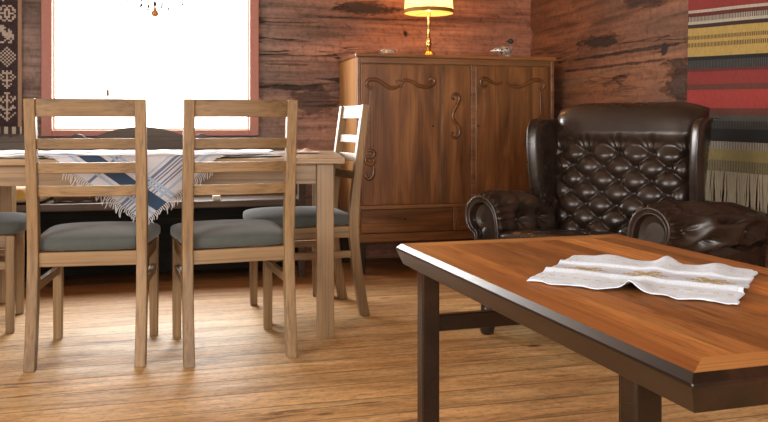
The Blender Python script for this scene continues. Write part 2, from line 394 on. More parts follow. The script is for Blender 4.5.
tag(tow,'white towel with navy and blue stripes, fringed corner hanging off the table front','towel')
sm=tow.modifiers.new('thick','SOLIDIFY'); sm.thickness=.0015
m=MB(); rr=random.Random(3)
for k in range(70):
    for side in (0,1):
        f=k/69*.75; p=Vector(towel_pt(f,0) if side==0 else towel_pt(0,f)); p2=Vector(towel_pt(f,.02) if side==0 else towel_pt(.02,f))
        d=(p-p2).normalized(); ln=rr.uniform(.018,.034)*(.6 if f<.12 else 1); dn=Vector((rr.uniform(-.3,.3),rr.uniform(-.45,.05),-.9)) if p.z<TH-.01 else Vector((0,0,.02))
        pts=[p, p+d*ln*.4+Vector((0,-.003,0)), p+d*ln*.6+dn*ln*.5, p+d*ln*.6+dn*ln+Vector((rr.uniform(-.006,.006),0,0))]
        if p.z>TH-.01: pts=[Vector((q.x,q.y,max(q.z,TH+.006))) for q in pts]
        m.tube(spline(pts,2),[.0022,.0022,.002,.002,.0018,.0016,.0012],5)
m.build('fringe',plain('cotton_thread',(.66,.66,.68),.95),tow)
# crumpled paper napkin near the table's right end
def nap(a,b):
    x=lerp(-.26,-.09,a); y=lerp(.50,.66,b)
    return tw(x,y,TH+.006+.022*max(0,noise.noise((a*4,b*4,8))+.25)*math.sin(math.pi*a)*math.sin(math.pi*b))
o=MB().grid(nap,30,30).build('paper_napkin',plain('napkin_paper',(.62,.46,.36),.9)); tag(o,'crumpled pinkish paper napkin by the right end of the dining table','napkin')
sm=o.modifiers.new('thick','SOLIDIFY'); sm.thickness=.0015; sm.offset=1

# ------------------------------------------------------------------ bench under the window
t=thing('settle_bench','long dark wooden settle with carved crest, behind the table under the window','bench',room(-.10,0),ROOM)
B0,B1=-.90,.90; F,BK=4.74,5.16
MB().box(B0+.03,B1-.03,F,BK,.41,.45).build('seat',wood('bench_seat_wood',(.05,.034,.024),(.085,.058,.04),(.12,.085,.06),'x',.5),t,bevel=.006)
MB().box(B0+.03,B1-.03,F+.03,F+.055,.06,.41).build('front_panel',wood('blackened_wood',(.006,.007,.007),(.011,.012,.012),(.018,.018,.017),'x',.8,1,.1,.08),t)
def crest(x):
    a=abs(x+.02)
    if a<.26: return .803+.060*math.cos(a/.26*math.pi/2)**.8
    if a<.31: return .800-.012*math.sin((a-.26)/.05*math.pi)
    if a<.40: return .800+.022*math.sin((a-.31)/.09*math.pi)
    return .796
N=180; rings=[]
for i in range(N+1):
    x=lerp(B0+.05,B1-.05,i/N); z=crest(x); rings.append([(x,BK-.012,.45),(x,BK+.018,.45),(x,BK+.028,z),(x,BK-.002,z)])
MB().loft(rings).build('backrest',BENCH,t)
for x in (B0,B1-.04):
    sgn=1
    MB().box(x,x+.04,F-.01,F+.04,0,.66).build('leg',BENCH,t,bevel=.004)
    MB().box(x,x+.04,BK-.02,BK+.025,0,.79).build('leg',BENCH,t,bevel=.004)
    m=MB(); m.loft([[(x-.008,y,z),(x+.048,y,z),(x+.048,y,z+.028),(x-.008,y,z+.028)] for y,z in ((F-.05,.645),(F,.662),(F+.15,.662),(BK-.02,.675))]); m.build('armrest',BENCH,t,bevel=.006)
    MB().box(x+.008,x+.032,F+.04,BK-.02,.06,.45).build('side_panel',BENCH,t)
# cushion with yellow discs and a rolled blanket lying on the seat
def bw(x,y,z=0):
    p=room(-.10+x,y); return (p[0],p[1],z)
o=MB().superell((0,0,0),(.17,.19,.05),.5,.45,40,14).build('bench_cushion',fabric('cream_cushion',(.72,.55,.40),300),smooth=True)
o.location=bw(-.665,F+.21,.502); o.rotation_euler=(0,0,ROOM); tag(o,'cream cushion with a yellow disc lying on the settle at far left','cushion')
q=MB().lathe([(.030,0),(.030,.004),(.026,.006)],n=24).build('disc_motif',plain('mustard_felt',(.62,.42,.13),.9),o); q.rotation_euler=(R(90),0,0); q.location=(.035,-.187,.0)
m=MB(); m.tube([(x,.004*math.sin(x*30),0) for x in [i*.02-.17 for i in range(18)]],[.046+.003*math.sin(i*1.3) for i in range(18)],20)
o=m.build('rolled_blanket',fabric('brown_wool',(.17,.10,.06),250),smooth=True); o.location=bw(-.30,F+.12,.4995); o.rotation_euler=(0,0,ROOM); tag(o,'brown rolled blanket on the settle seat beside the cream cushion','blanket')
for k,(x,lab) in enumerate(((.25,'small white box on the settle seat, the left one of two'),(.40,'small white box on the settle seat, the right one of two'))):
    o=MB().box(-.021,.021,-.03,.03,0,.026).build('small_box',plain('white_card',(.8,.78,.74),.7),bevel=.002); o.location=bw(x,F+.05,.4505); o.rotation_euler=(0,0,ROOM); tag(o,lab,'box','white boxes on the settle seat')

# ------------------------------------------------------------------ cabinet
CX,CY=-.157,4.837; f_=830.
def cabx(px):
    k=(px-384)/f_; return (k*CY-CX)/(U[0]-k*U[1])
def cabz(py,px=357): 
    Y=CY+cabx(px)*U[1]; return .88-(py-124)*Y/f_
cab=thing('cabinet','large brown oak cabinet with carved scrolls, standing against the log wall in the corner','cabinet',(CX,CY,0),ROOM)
W,D,ZT,ZL=1.257,.50,1.294,.187
MB().box(0,W,.02,D,ZL+.02,ZT-.022).build('body',wood('oak_side',(.24,.10,.03),(.36,.17,.055),(.46,.23,.08),'z',.4),cab,bevel=.003)
MB().box(-.012,W+.012,-.014,D+.005,ZT-.022,ZT).build('top_board',CAB['x'],cab,bevel=.005)
xs=dict(l0=.0,d1=cabx(440),c0=cabx(441.5),c1=cabx(470.5),r0=cabx(475.5),r1=W)
zd=.402; zdt=ZT-.062
m=MB(); m.box(0,.022,-.002,.03,ZL,ZT-.022).box(W-.022,W,-.002,.03,ZL,ZT-.022).box(.022,W-.022,-.002,.03,zdt+.004,ZT-.022).box(.022,W-.022,-.002,.03,zd-.022,zd)
m.box(cabx(453),cabx(456.5),-.002,.03,ZL+.05,zd-.022); m.box(xs['c1'],xs['r0'],-.006,.03,zd,zdt+.004)
m.build('face_frame',TRIM,cab,bevel=.003)
MB().box(-.008,W+.008,-.010,D,ZL,ZL+.05).build('base_rail',CAB['x'],cab,bevel=.004)
doorL=MB().box(.024,xs['d1'],.0,.03,zd+.002,zdt).build('door',CAB['z'],cab,bevel=.004)
pan=MB().box(xs['c0'],xs['c1']-.001,.0,.03,zd+.002,zdt).build('centre_panel',CAB['z'],cab,bevel=.004)
doorR=MB().box(xs['r0']+.001,W-.024,.0,.03,zd+.002,zdt).build('door',CAB['z'],cab,bevel=.004)
dr1=MB().box(.024,cabx(453)-.002,.002,.03,ZL+.053,zd-.025).build('drawer',CAB['x'],cab,bevel=.004)
dr2=MB().box(cabx(456.5)+.002,W-.024,.002,.03,ZL+.053,zd-.025).build('drawer',CAB['x'],cab,bevel=.004)
for x in (.0,W-.06):
    for y in (.01,D-.07): MB().loft([[(x+.03-h,y+.03-h,z),(x+.03+h,y+.03-h,z),(x+.03+h,y+.03+h,z),(x+.03-h,y+.03+h,z)] for z,h in ((0,.022),(ZL,.03))]).build('leg',DARKW,cab,bevel=.004)
BLK=plain('black_iron',(.02,.018,.017),.45,.6)
def keyhole(p,x,z):
    o=MB().lathe([(.006,0),(.006,.003),(.003,.004)],n=12).build('keyhole',BLK,p); o.rotation_euler=(R(90),0,0); o.location=(x,.0,z)
keyhole(doorL,cabx(433),cabz(126,433)); keyhole(doorR,cabx(478),cabz(126,478)); keyhole(dr1,cabx(405),cabz(219,405)+.0)
CARV=wood('carved_oak',(.075,.03,.010),(.15,.062,.022),(.24,.105,.04),'x',.25)
def carve(parent,pts,r0=.005,r1=.012,name='carving'):
    P=[]
    for (x,y) in pts:
        px,py=340+x/1.836,30+y/1.836; P.append((cabx(px),-.001,cabz(py,px)))
    P=spline(P,6); n=len(P); MB().tube(P,[lerp(r0,r1,math.sin(math.pi*(i/(n-1)))**.6) for i in range(n)],8,.65,(0,1,0)).build(name,CARV,parent,smooth=True)
carve(doorL,[(60,104),(55,107),(50,103),(49,96),(56,91),(68,92),(80,99),(92,106),(103,105),(110,99),(107,94),(102,96)])
carve(doorL,[(112,107),(113,97),(122,92),(134,96),(147,103),(161,104),(172,99),(173,92),(167,89),(163,93)])
carve(doorL,[(56,108),(55,150),(55,190),(55,218)],.003,.0035,'moulding')
carve(doorL,[(50,222),(60,222),(63,229),(57,234),(49,231)])
carve(doorL,[(50,231),(47,241),(55,247),(63,243),(60,236)])
carve(doorL,[(58,246),(62,256),(60,268),(53,274),(47,268),(50,262)])
carve(pan,[(210,128),(206,124),(209,118),(216,119),(219,128),(213,141),(207,155),(210,168),(218,178),(219,190),(212,198),(205,193),(208,187)])
carve(pan,[(219,178),(215,186),(212,192)],.002,.004)
carve(doorR,[(270,101),(265,104),(259,100),(259,92),(266,89),(276,94),(287,99),(298,96)])
carve(doorR,[(306,96),(316,103),(330,104),(344,98),(356,92),(368,93),(375,101),(371,109),(364,107)])
carve(doorR,[(310,104),(320,99),(330,103)],.002,.005)
carve(doorR,[(368,112),(368,130),(368,160)],.003,.0045,'moulding')
carve(doorR,[(266,106),(265,140),(265,180)],.0015,.002,'moulding')
def cw(x,y,z=0):
    return (CX+x*U[0]+y*V[0], CY+x*U[1]+y*V[1], z)
# table lamp
BRASS=NT('polished_brass').base((.78,.50,.16)).set(Metallic=1.0,Roughness=.22).m
lx,ly,_=cw(.478,.12); lamp=thing('table_lamp','brass table lamp with lit pleated yellow shade on top of the cabinet','lamp',(lx,ly,ZT+.0005))
MB().lathe([(.052,0),(.052,.006),(.045,.012),(.036,.016),(.030,.026),(.014,.034)],n=28).build('base',BRASS,lamp,smooth=True)
MB().lathe([(.012,.032),(.012,.05),(.018,.062),(.020,.075),(.013,.092),(.016,.098),(.013,.104),(.009,.112),(.009,.185),(.012,.19),(.010,.215),(.013,.255),(.013,.275)],n=20).build('stem',BRASS,lamp,smooth=True)
sh=NT('pleated_shade'); df=sh.n('ShaderNodeBsdfDiffuse'); tl=sh.n('ShaderNodeBsdfTranslucent'); mx=sh.n('ShaderNodeMixShader'); mx.inputs[0].default_value=.62
df.inputs['Color'].default_value=(.84,.58,.26,1); tl.inputs['Color'].default_value=(.95,.70,.34,1)
sh.l(df.outputs[0],mx.inputs[1]); sh.l(tl.outputs[0],mx.inputs[2]); sh.l(mx.outputs[0],sh.out.inputs[0])
m=MB(); n=144; zb,zt=.262,.50
rings=[]
for i in range(9):
    q=i/8; rad=lerp(.148,.125,q)
    rings.append([((rad+.0042*math.cos(48*2*math.pi*j/n*1.0)*(1 if q>.08 else 0))*math.cos(2*math.pi*j/n),(rad+.0042*math.cos(48*2*math.pi*j/n)*(1 if q>.08 else 0))*math.sin(2*math.pi*j/n),lerp(zb,zt,q)) for j in range(n)])
m.loft(rings,caps=False); shade=m.build('lamp_shade',sh.m,lamp)
m=MB(); m.loft([[(r*math.cos(2*math.pi*j/48),r*math.sin(2*math.pi*j/48),z) for j in range(48)] for r,z in ((.1485,zb-.001),(.151,zb),(.150,zb+.022),(.148,zb+.024))],caps=False); m.build('shade_trim',plain('gold_braid',(.28,.14,.03),.7),shade)
m=MB()
for k in range(3): a=2*math.pi*k/3; m.tube([(0,0,.275),(.147*math.cos(a),.147*math.sin(a),.268)],.0015,6)
m.build('shade_spider',BRASS,lamp)
bulbm=NT('lit_bulb').base((1,.8,.5)); bulbm.set(Emission_Strength=9.0); bulbm.b.inputs['Emission Color'].default_value=(1,.72,.36,1)
MB().lathe([(.004,.275),(.014,.285),(.022,.305),(.029,.335),(.026,.36),(.012,.376),(.002,.379)],n=20).build('bulb',bulbm.m,lamp,smooth=True)
# glass dish and bird figurine on the cabinet
gm=NT('clear_glass'); gm.base((.95,.95,.93)).set(Roughness=.05,Transmission_Weight=.85,IOR=1.45)
x_,y_,_=cw(.205,.055); o=MB().lathe([(.020,0),(.030,.002),(.044,.012),(.050,.026),(.047,.026),(.040,.013),(.028,.006),(.002,.005)],n=28).build('glass_dish',gm.m,smooth=True); o.location=(x_,y_,ZT+.0005); tag(o,'small clear glass dish on the cabinet, left of the lamp','dish')
x_,y_,_=cw(.952,.06); fig=thing('bird_figurine','small silvery bird figurine with dark head on the right of the cabinet top','figurine',(x_,y_,ZT+.0005),ROOM); fig.scale=(1.25,1.25,1.35)
SIL=NT('speckled_silver'); v=SIL.coords(); SIL.base(SIL.ramp(SIL.noise(v,130,3),[(.42,(.05,.045,.04)),(.52,(.75,.70,.62))])).set(Roughness=.3,Metallic=.4)
MB().tube(spline([(-.075,0,.026),(-.045,0,.030),(-.01,0,.030),(.02,0,.032),(.034,0,.045),(.036,0,.062)],5),[.003+.0*i if i<3 else .004+.016*math.sin(math.pi*min(1,(i-2)/20))+ (.0) for i in range(26)],12).build('body',SIL.m,fig,smooth=True)
MB().superell((.033,0,.073),(.014,.011,.012),1,1,16,10).tube([(.022,0,.074),(.006,0,.071)],[.005,.001],8).build('head',plain('dark_glaze',(.03,.03,.03),.25),fig,smooth=True)
MB().lathe([(.024,0),(.024,.004),(.016,.008),(.008,.018)],c=(.012,0,0),n=16).build('base',SIL.m,fig,smooth=True)

# ------------------------------------------------------------------ coffee table
ct=thing('coffee_table','low reddish-brown wooden coffee table with dark edge, in the foreground before the armchair','table',(.5545,1.795,0),R(17))
HX,HY,CH=.340,.622,.55
w=NT('teak_planks'); tc=w.n('ShaderNodeTexCoord'); sx=w.n('ShaderNodeSeparateXYZ'); w.l(tc.outputs['Object'],sx.inputs[0])
PW=.056; idx=w.math('FLOOR',w.math('DIVIDE',sx.outputs[0],PW)); fr=w.math('FRACT',w.math('DIVIDE',sx.outputs[0],PW))
wn=w.n('ShaderNodeTexWhiteNoise'); wn.noise_dimensions='1D'; w.l(idx,wn.inputs['W'])
cb=w.n('ShaderNodeCombineXYZ'); w.l(sx.outputs[0],cb.inputs[0]); w.l(sx.outputs[1],cb.inputs[1]); w.l(w.math('MULTIPLY',wn.outputs['Value'],9.0),cb.inputs[2])
mp=w.n('ShaderNodeMapping'); mp.inputs['Scale'].default_value=(1,.10,1); w.l(cb.outputs[0],mp.inputs['Vector'])
g=w.noise(mp.outputs[0],14,5,.6,.6); c=w.ramp(g,[(.25,(.28,.085,.018)),(.5,(.47,.175,.042)),(.75,(.62,.285,.085))])
c=w.mix(.7,c,w.ramp(wn.outputs['Value'],[(0,.38),(.5,.85),(1,1.45)]),'MULTIPLY')
g2=w.noise(mp.outputs[0],90,5,.7); c=w.mix(.8,c,w.ramp(g2,[(.36,.5),(.48,.95),(.62,1.15)]),'MULTIPLY')
sm_=w.ramp(w.math('MINIMUM',fr,w.math('SUBTRACT',1.0,fr)),[(0,1.0),(.03,0)]); c=w.mix(w.math('MULTIPLY',sm_,.5),c,(.08,.025,.01))
w.base(c).set(Roughness=.40); w.b.inputs['Specular IOR Level'].default_value=.3; w.bump(g2,.08,.002); TEAK=w.m
BORDx=wood('teak_border_across',(.32,.12,.03),(.47,.20,.055),(.56,.28,.085),'x',.4,1,.06,.3)
BORDy=wood('teak_border_along',(.25,.08,.018),(.38,.14,.034),(.48,.20,.055),'y',.4,1,.06,.3)
bd=.058; z1=CH
MB().box(-HX+bd,HX-bd,-HY+bd,HY-bd,z1-.02,z1).build('planked_panel',TEAK,ct)
for sy in (-1,1):
    a,b=sy*(HY-bd),sy*HY
    MB().loft([[(-HX+bd,a,z),(HX-bd,a,z),(HX,b,z),(-HX,b,z)] for z in (z1-.02,z1)]).build('border_strip',BORDx,ct)
    a,b=sy*(HX-bd),sy*HX
    MB().loft([[(a,-HY+bd,z),(a,HY-bd,z),(b,HY,z),(b,-HY,z)] for z in (z1-.02,z1)]).build('border_strip',BORDy,ct)
def frame_ring(prof,cs):   # profile of (outset, z) swept round the rectangle
    rings=[]
    for o_,z in prof: rings.append([(-HX-o_,-HY-o_,z),(HX+o_,-HY-o_,z),(HX+o_,HY+o_,z),(-HX-o_,HY+o_,z)])
    rings.append(rings[0]); m=MB(); m.loft(rings,caps=False); return m
frame_ring([(.0,z1),(.011,z1-.011),(.012,z1-.015),(-.004,z1-.056),(-.05,z1-.056),(-.05,z1-.021),(0,z1-.021)],0).build('bevelled_edge',MAHOG,ct,bevel=.0015)
for sx_ in (-1,1):
    for y in (-.45,.50): MB().box(sx_*.305-.024,sx_*.305+.024,y-.022,y+.022,0,z1-.056).build('leg',MAHOG,ct,bevel=.004)
for y in (-.45,.50): MB().box(-.281,.281,y-.012,y+.012,.335,.378).build('stretcher',MAHOG,ct,bevel=.003)
# embroidered runner on it: creased into soft folds
def ctw(p):
    return p
q0,q1,q2,q3=[Vector(p) for p in ((.297,1.725),(.474,2.06),(.83,1.84),(.637,1.497))]
def run_pt(a,b):
    p=q0.lerp(q3,a).lerp(q1.lerp(q2,a),b)
    ruff=.006*math.sin(a*31)*(1-b)*(b<.02)+.006*math.sin(b*29+1)*(a>.98)
    h=.002+.003*noise.noise((a*3,b*3,4))+.007*math.exp(-((b-.66)/.035)**2)*(1-.2*a)+.006*math.exp(-((b-.36)/.035)**2)
    h+=.016*math.exp(-((a-.53)/.05)**2)*(math.exp(-(b/.16)**2)+.75*math.exp(-((b-1)/.2)**2)+.25)+.008*math.exp(-((a-.22)/.09)**2)*math.exp(-((b-1)/.3)**2)+.010*math.exp(-((a-.80)/.07)**2)*math.exp(-((b-.9)/.25)**2)+.003*abs(noise.noise((a*8,b*7,6)))
    return (p.x+ruff,p.y+ruff,CH+.0015+max(0,h))
def run_col(a,b):
    base=(.76,.87,1.0); gold=(.40,.31,.14)
    if .40<b<.62:
        base=(.60,.66,.76)
        for ca in (.18,.50,.82):
            dx,dy=(a-ca)/.13,(b-.51)/.10; r=math.hypot(dx,dy); th=math.atan2(dy,dx)
            if r<.22: return gold
            if r<.95*abs(math.cos(3*th))**.7 and r>.1: return gold if (r*5)%1<.6 else (.60,.50,.30)
    if abs(b-.2)<.008 and (a*16)%1<.45: return (.66,.64,.52)
    if abs(b-.84)<.008 and (a*16)%1<.45: return (.66,.64,.52)
    if abs(a-.06)<.007 and (b*14)%1<.45: return (.66,.64,.52)
    return base
o=MB().grid(run_pt,110,90,run_col).build('embroidered_runner',CLOTHT,smooth=True); tag(o,'white creased runner with gold embroidery lying on the coffee table','table runner')
sm=o.modifiers.new('thick','SOLIDIFY'); sm.thickness=.0015; sm.offset=1

# ------------------------------------------------------------------ wing armchair
LEA=NT('dark_brown_leather'); v=LEA.coords(); f1=LEA.noise(v,6,4); f2=LEA.noise(v,220,3)
LEA.base(LEA.ramp(f1,[(.3,(.017,.0098,.0065)),(.7,(.036,.021,.014))])).set(Roughness=LEA.ramp(f1,[(.3,.24),(.7,.36)])); LEA.b.inputs['Specular IOR Level'].default_value=.6; LEA.bump(f2,.12,.002); LEA=LEA.m
ac=thing('wing_armchair','dark brown buttoned leather wing armchair in the corner behind the coffee table','armchair',(.925,3.53,0),R(-40))
BX,BZ=.150,.114                                       # button spacing
def tuft(p,q,BX=BX,BZ=BZ):
    a=p/BX+q/BZ; b=p/BX-q/BZ
    sa,sb=abs(math.sin(math.pi*a)),abs(math.sin(math.pi*b))
    h=(sa*sb)**.42
    u_,w_=p/BX,q/BZ
    da=min(math.hypot(p-BX*i*.5,q-BZ*j*.5) for i in range(math.floor(u_*2),math.floor(u_*2)+2) for j in range(math.floor(w_*2),math.floor(w_*2)+2) if (i+j)%2==0)
    return .028*h-.018*math.exp(-(da/.018)**2)
ZTUF=.748
def back_front(x,z):
    h=(z-.38)/.59; y=.17+.095*h+.02*h*h
    mask=1-sstep(ZTUF-.005,ZTUF+.06,z); d=0
    if mask>0: d+=tuft(x,z-ZTUF)*mask
    # pleats that fan up from the top buttons
    up=sstep(ZTUF-.02,ZTUF+.01,z)*(1-sstep(ZTUF+.01,ZTUF+.105,z))
    if up>0:
        k=round(x/BX); dx=x-k*BX
        if abs(k)<=2: wd=.012+.03*sstep(ZTUF,ZTUF+.1,z); d-=.017*up*math.exp(-(abs(dx)/wd)**2)*(.55+.45*math.cos(dx/wd*5.5))
    d+=.040*sstep(ZTUF,ZTUF+.10,z)*math.cos(max(0,(z-.88))/.10*.9)
    return y-.055-d
XB=.350
def xw(z): return XB*(.90+.10*sstep(.45,.85,z))
def bfront(a,b):
    z=lerp(.38,.978,b); s=2*a-1; x=s*xw(z); e=1-abs(s)**7; e2=1-max(0,(b-.86)/.14)**3
    zz=z-.030*max(0,abs(s)-.55)**2*5*sstep(.75,1,b)
    y0=.17+.095*b+.02*b*b
    return (x,lerp(y0+.02,back_front(x,z),max(0,e)**.5*max(0,e2)**.5),zz)
def bback(a,b):
    x,_,z=bfront(a,b); s=2*a-1; e=(1-abs(s)**8)*(1-max(0,(b-.86)/.14)**3); y0=.17+.095*b+.02*b*b
    return (x,y0+.02+.065*max(0,e)**.5,z)
m=MB(); m.grid(bfront,150,130); m.grid(bback,40,36); back=m.build('backrest',LEA,ac,smooth=True)
bt=None
rows=0
while ZTUF-rows*BZ/2>.44:
    z=ZTUF-rows*BZ/2
    for i in range(-3,4):
        x=(i+(.5 if rows%2 else 0))*BX
        if abs(x)>xw(z)-.045: continue
        if bt is None:
            bt=MB().superell((0,0,0),(.0095,.006,.0095),1,1,14,8).build('button',LEA,back,smooth=True); b=bt
        else: b=bt.copy(); col.objects.link(b); b.parent=back
        b.location=(x,back_front(x,z)-.004,z)
    rows+=1
# wings
def wing(sd):
    prof=[(.10,.50),(.075,.58),(.055,.68),(.050,.78),(.062,.86),(.095,.892),(.15,.903),(.21,.905),(.27,.903)]
    lead=spline([(0,y,z) for y,z in prof],6)
    def sidef(out):
        def fn(a,b):
            p=lead[min(len(lead)-1,int(round(b*(len(lead)-1))))]; rear_y=.19+.115*((p.z-.42)/.5)
            y=lerp(p.y,max(rear_y,p.y+.02),a); xc=lerp(.398,.352,a**.7)-.02*(1-b)
            thick=.036*math.sqrt(max(0,1-(1-min(1,a/.30))**2))*(1-.45*a)*math.sqrt(max(0,1-max(0,(b-.86)/.14)**2))
            return (sd*(xc+out*thick),y,p.z)
        return fn
    m=MB(); m.grid(sidef(1),20,48); m.grid(sidef(-1),20,48)
    wg=m.build('wing',LEA,ac,smooth=True)
    m=MB(); m.tube([(sd*(.398-.02*(1-i/(len(lead)-1))),p.y-.002,p.z) for i,p in enumerate(lead) if p.y<.20],[.006 if k<30 else .006*max(.1,1-(k-30)/12) for k in range(sum(p.y<.20 for p in lead))],8); m.build('piping',LEA,wg,smooth=True)
wing(-1); wing(1)
# arms: outward roll with gathers at the front, buttons along it
SEC=[(.275,.14),(.275,.30),(.277,.42),(.283,.49),(.300,.540),(.330,.573),(.368,.586),(.408,.577),(.438,.550),(.455,.510),(.452,.465),(.432,.430),(.408,.410),(.400,.36),(.400,.28),(.400,.14)]
def puff(u_,v_,du=.15,dv=.17):                      # pillows dimpled at staggered buttons, with short radial pleats
    best=9
    for i in range(math.floor(u_/du)-1,math.floor(u_/du)+3):
        o_=dv/2 if i%2 else 0
        j=round((v_-o_)/dv); a,b=u_-i*du,v_-o_-j*dv; q=math.hypot(a,b)
        if q<best: best=q; th=math.atan2(b,a)
    return .060*(1-math.exp(-(best/.062)**2))-.030-.008*math.cos(6*th)*math.exp(-((best-.028)/.018)**2)
def arm(sd):
    cs=spline([(x,0,z) for x,z in SEC],5); n=len(cs); cxm,czm=.368,.48
    def pt(a,b,plain_=False):                      # a round the section, b along the arm front to back
        f0=a*(n-1); i0=min(n-2,int(f0)); p=cs[i0].lerp(cs[i0+1],f0-i0)-Vector((.008,0,0)); y=lerp(-.375,.28,b); d=0
        nx,nz=p.x-cxm,p.z-czm; ln=math.hypot(nx,nz) or 1; nx/=ln; nz/=ln
        on=sstep(.26,.40,p.z) if p.x>.37 else sstep(.36,.46,p.z)
        if on>0 and not plain_:
            arc=(a-.50)*(1+.8*sstep(.05,.5,b)*(a>.5))+.02
            d+=on*puff(arc,y+.20)*sstep(.04,.2,b)
            d+=on*(.006*math.sin(a*165)+.003*math.sin(a*251+1))*(1-sstep(.05,.22,b))*sstep(0,.02,b)
        d-=.012*(1-sstep(0,.03,b))
        fl_=sstep(.05,.55,b); of=max(0,p.x-.31) if p.z>.42 else .145*(p.x>.37)
        wide=1.3*fl_*of*sstep(.02,.30,p.z)
        top=-.045*b*sstep(.40,.55,p.z)-.10*wide*sstep(.45,.52,p.z)
        flat=max(0,.565-p.z)*.75*fl_*(p.x>.37)*sstep(.46,.50,p.z)
        return (sd*(p.x+nx*d+wide),y,p.z+nz*d+top+flat)
    m=MB(); m.grid(pt,(n-1)*2,110); am=m.build('arm',LEA,ac,smooth=True)
    ab=None
    for i in range(-2,4):
        for j in range(-4,5):
            v_=j*.17+(.085 if i%2 else 0); y=v_-.20; b=(y+.375)/.655
            if not .12<b<.98: continue
            k=1+.8*sstep(.05,.5,b); a=.50+(i*.15-.02)/(k if i*.15>.02 else 1)
            if not 0<a<1: continue
            q=Vector(pt(a,b))
            if q.z<.40: continue
            if ab is None: ab=MB().superell((0,0,0),(.010,.010,.010),1,1,14,8).build('button',LEA,am,smooth=True); o=ab
            else: o=ab.copy(); col.objects.link(o); o.parent=am
            o.location=q
    ring=[pt(i/(n-1),0,True) for i in range(n)]; m=MB()
    c0=Vector((sd*.36,-.375,.46))
    r2=[tuple(Vector(p).lerp(c0,.16)+Vector((0,.006,0))) for p in ring]; r3=[tuple(Vector(p).lerp(c0,.26)+Vector((0,.045,0))) for p in ring]
    r4=[tuple(Vector(p).lerp(c0,.5)+Vector((0,.055,0))) for p in ring]
    m.loft([ring,r2,r3,r4],caps=False,closed=False); m.add(r4,[tuple(range(n))]); m.build('arm_front',LEA,am)
    for rg,rad in ((ring,.006),(r2,.0045)):
        m=MB(); m.tube([tuple(Vector(p)+Vector((0,-.002,0))) for p in rg],rad,8); m.build('piping',LEA,am,smooth=True)
arm(-1); arm(1)
MB().superell((0,-.095,.395),(.285,.33,.05),.4,.25,60,16,lambda x,y,z:(x,y,z+.012*(1-(x/.3)**2)*(z>.39)-.10*max(0,y+.36)*(z>.36))).build('seat_cushion',LEA,ac,smooth=True)
MB().box(-.385,.385,-.385,.30,.13,.365).build('seat_base',LEA,ac,bevel=.02,seg=3)
m=MB(); m.loft([[(x,y,z),(x,y+.03,z),(x+.0,y+.03,z2),(x,y,z2)] for x,y,z,z2 in ((-.33,.29,.14,.60),(.33,.29,.14,.60))]); m.build('back_panel',LEA,ac,bevel=.01)
for x in (-.345,.345):
    for y in (-.355,.26): MB().lathe([(.018,0),(.026,.006),(.033,.03),(.030,.06),(.020,.075),(.026,.085),(.026,.135)],c=(x,y,0),n=18).build('foot',DARKW,ac,smooth=True)

# ------------------------------------------------------------------ rugs on the walls
STR=[(-60,0,'red2'),(0,4,'red2'),(4,7,'cream'),(7,11,'maroon'),(11,16,'t_cream_dark'),(16,19,'cream'),(19,23,'dark'),(23,31,'yellow'),(31,35,'t_yellow_dark'),(35,38.5,'yellow'),(38.5,43,'t_yellow_dark'),(43,53,'yellow'),(53,57,'black'),(57,66,'t_black_grey'),(66,69,'maroon'),(69,82,'red2'),(82,88,'brown'),(88,107,'red'),(107,114,'brown'),(114,120,'grey'),(120,128,'t_grey_black'),(128,141,'black'),(141,149,'t_grey_cream'),(149,160,'olive'),(160,171,'t_olive_grey')]
RC=dict(red=(.46,.055,.045),red2=(.34,.045,.038),maroon=(.17,.03,.028),cream=(.62,.55,.42),dark=(.055,.03,.025),yellow=(.62,.42,.12),black=(.016,.017,.018),grey=(.10,.095,.085),brown=(.17,.05,.032),olive=(.40,.31,.12))
RC={k:tuple(x*.60 for x in c) for k,c in RC.items()}
zr=lambda y: .88-(y-124)*.004487
zs=[]; 
for a,b,k in STR:
    n=max(1,int((b-a)/3)); zs+=[(lerp(a,b,i/n),lerp(a,b,(i+1)/n),k) for i in range(n)]
mb=MB(); RW=.80; NCOL=150; vs=[];fs=[];cs=[]
def rugp(u_,y):
    z=zr(y); sh=-.062*u_*max(0,(z-.75)/.6); return (.018+.006*math.sin(u_*9+z*3)+.004*noise.noise((u_*4,z*4,1)),-u_,z+sh)
for r,(a,b,k) in enumerate(zs):
    for j in range(NCOL):
        u0,u1=RW*j/NCOL,RW*(j+1)/NCOL; i0=len(vs); vs+=[rugp(u0,a),rugp(u1,a),rugp(u1,b),rugp(u0,b)]; fs.append((i0,i0+1,i0+2,i0+3))
        if k.startswith('t_'): _,c1,c2=k.split('_'); cc=RC[c1] if j%2 else RC[c2]
        else: cc=RC[k]
        q=.9+.2*random.random(); cs.append(tuple(x*q for x in cc))
mb.add(vs,fs,cs)
rug=thing('striped_wall_rug','woven wool rug with red, yellow and black stripes hanging on the right log wall','rug',room(SR-.025,3.445),ROOM)
rug.rotation_euler=(0,0,ROOM)
o=mb.build('woven_panel',RUGT,rug); o.scale=(-1,1,1); sm=o.modifiers.new('thick','SOLIDIFY'); sm.thickness=.006; sm.offset=0
m=MB(); rr=random.Random(5)
for k in range(58):
    u_=RW*(k+.5)/58; x,y,z=rugp(u_,171); clump=.010*math.sin(k*1.15)
    for q in range(3):
        l=rr.uniform(.14,.165); dx=rr.uniform(-.004,.004)
        m.tube(spline([(-x,y+dx,z+.002),(-x-.004,y+dx+clump*.5,z-.05),(-x-.003,y+dx*2+clump,z-.10),(-x-.006,y+dx*2+clump*1.3+rr.uniform(-.006,.006),z-l)],3),.0026,5)
m.build('fringe',plain('wool_fringe',(.30,.25,.17),1),rug)
o=MB().tube([(-.014,.02,zr(-58)),(-.014,-RW-.02,zr(-58)-.06)],.008,10).build('hanging_rod',DARKW,rug,smooth=True)
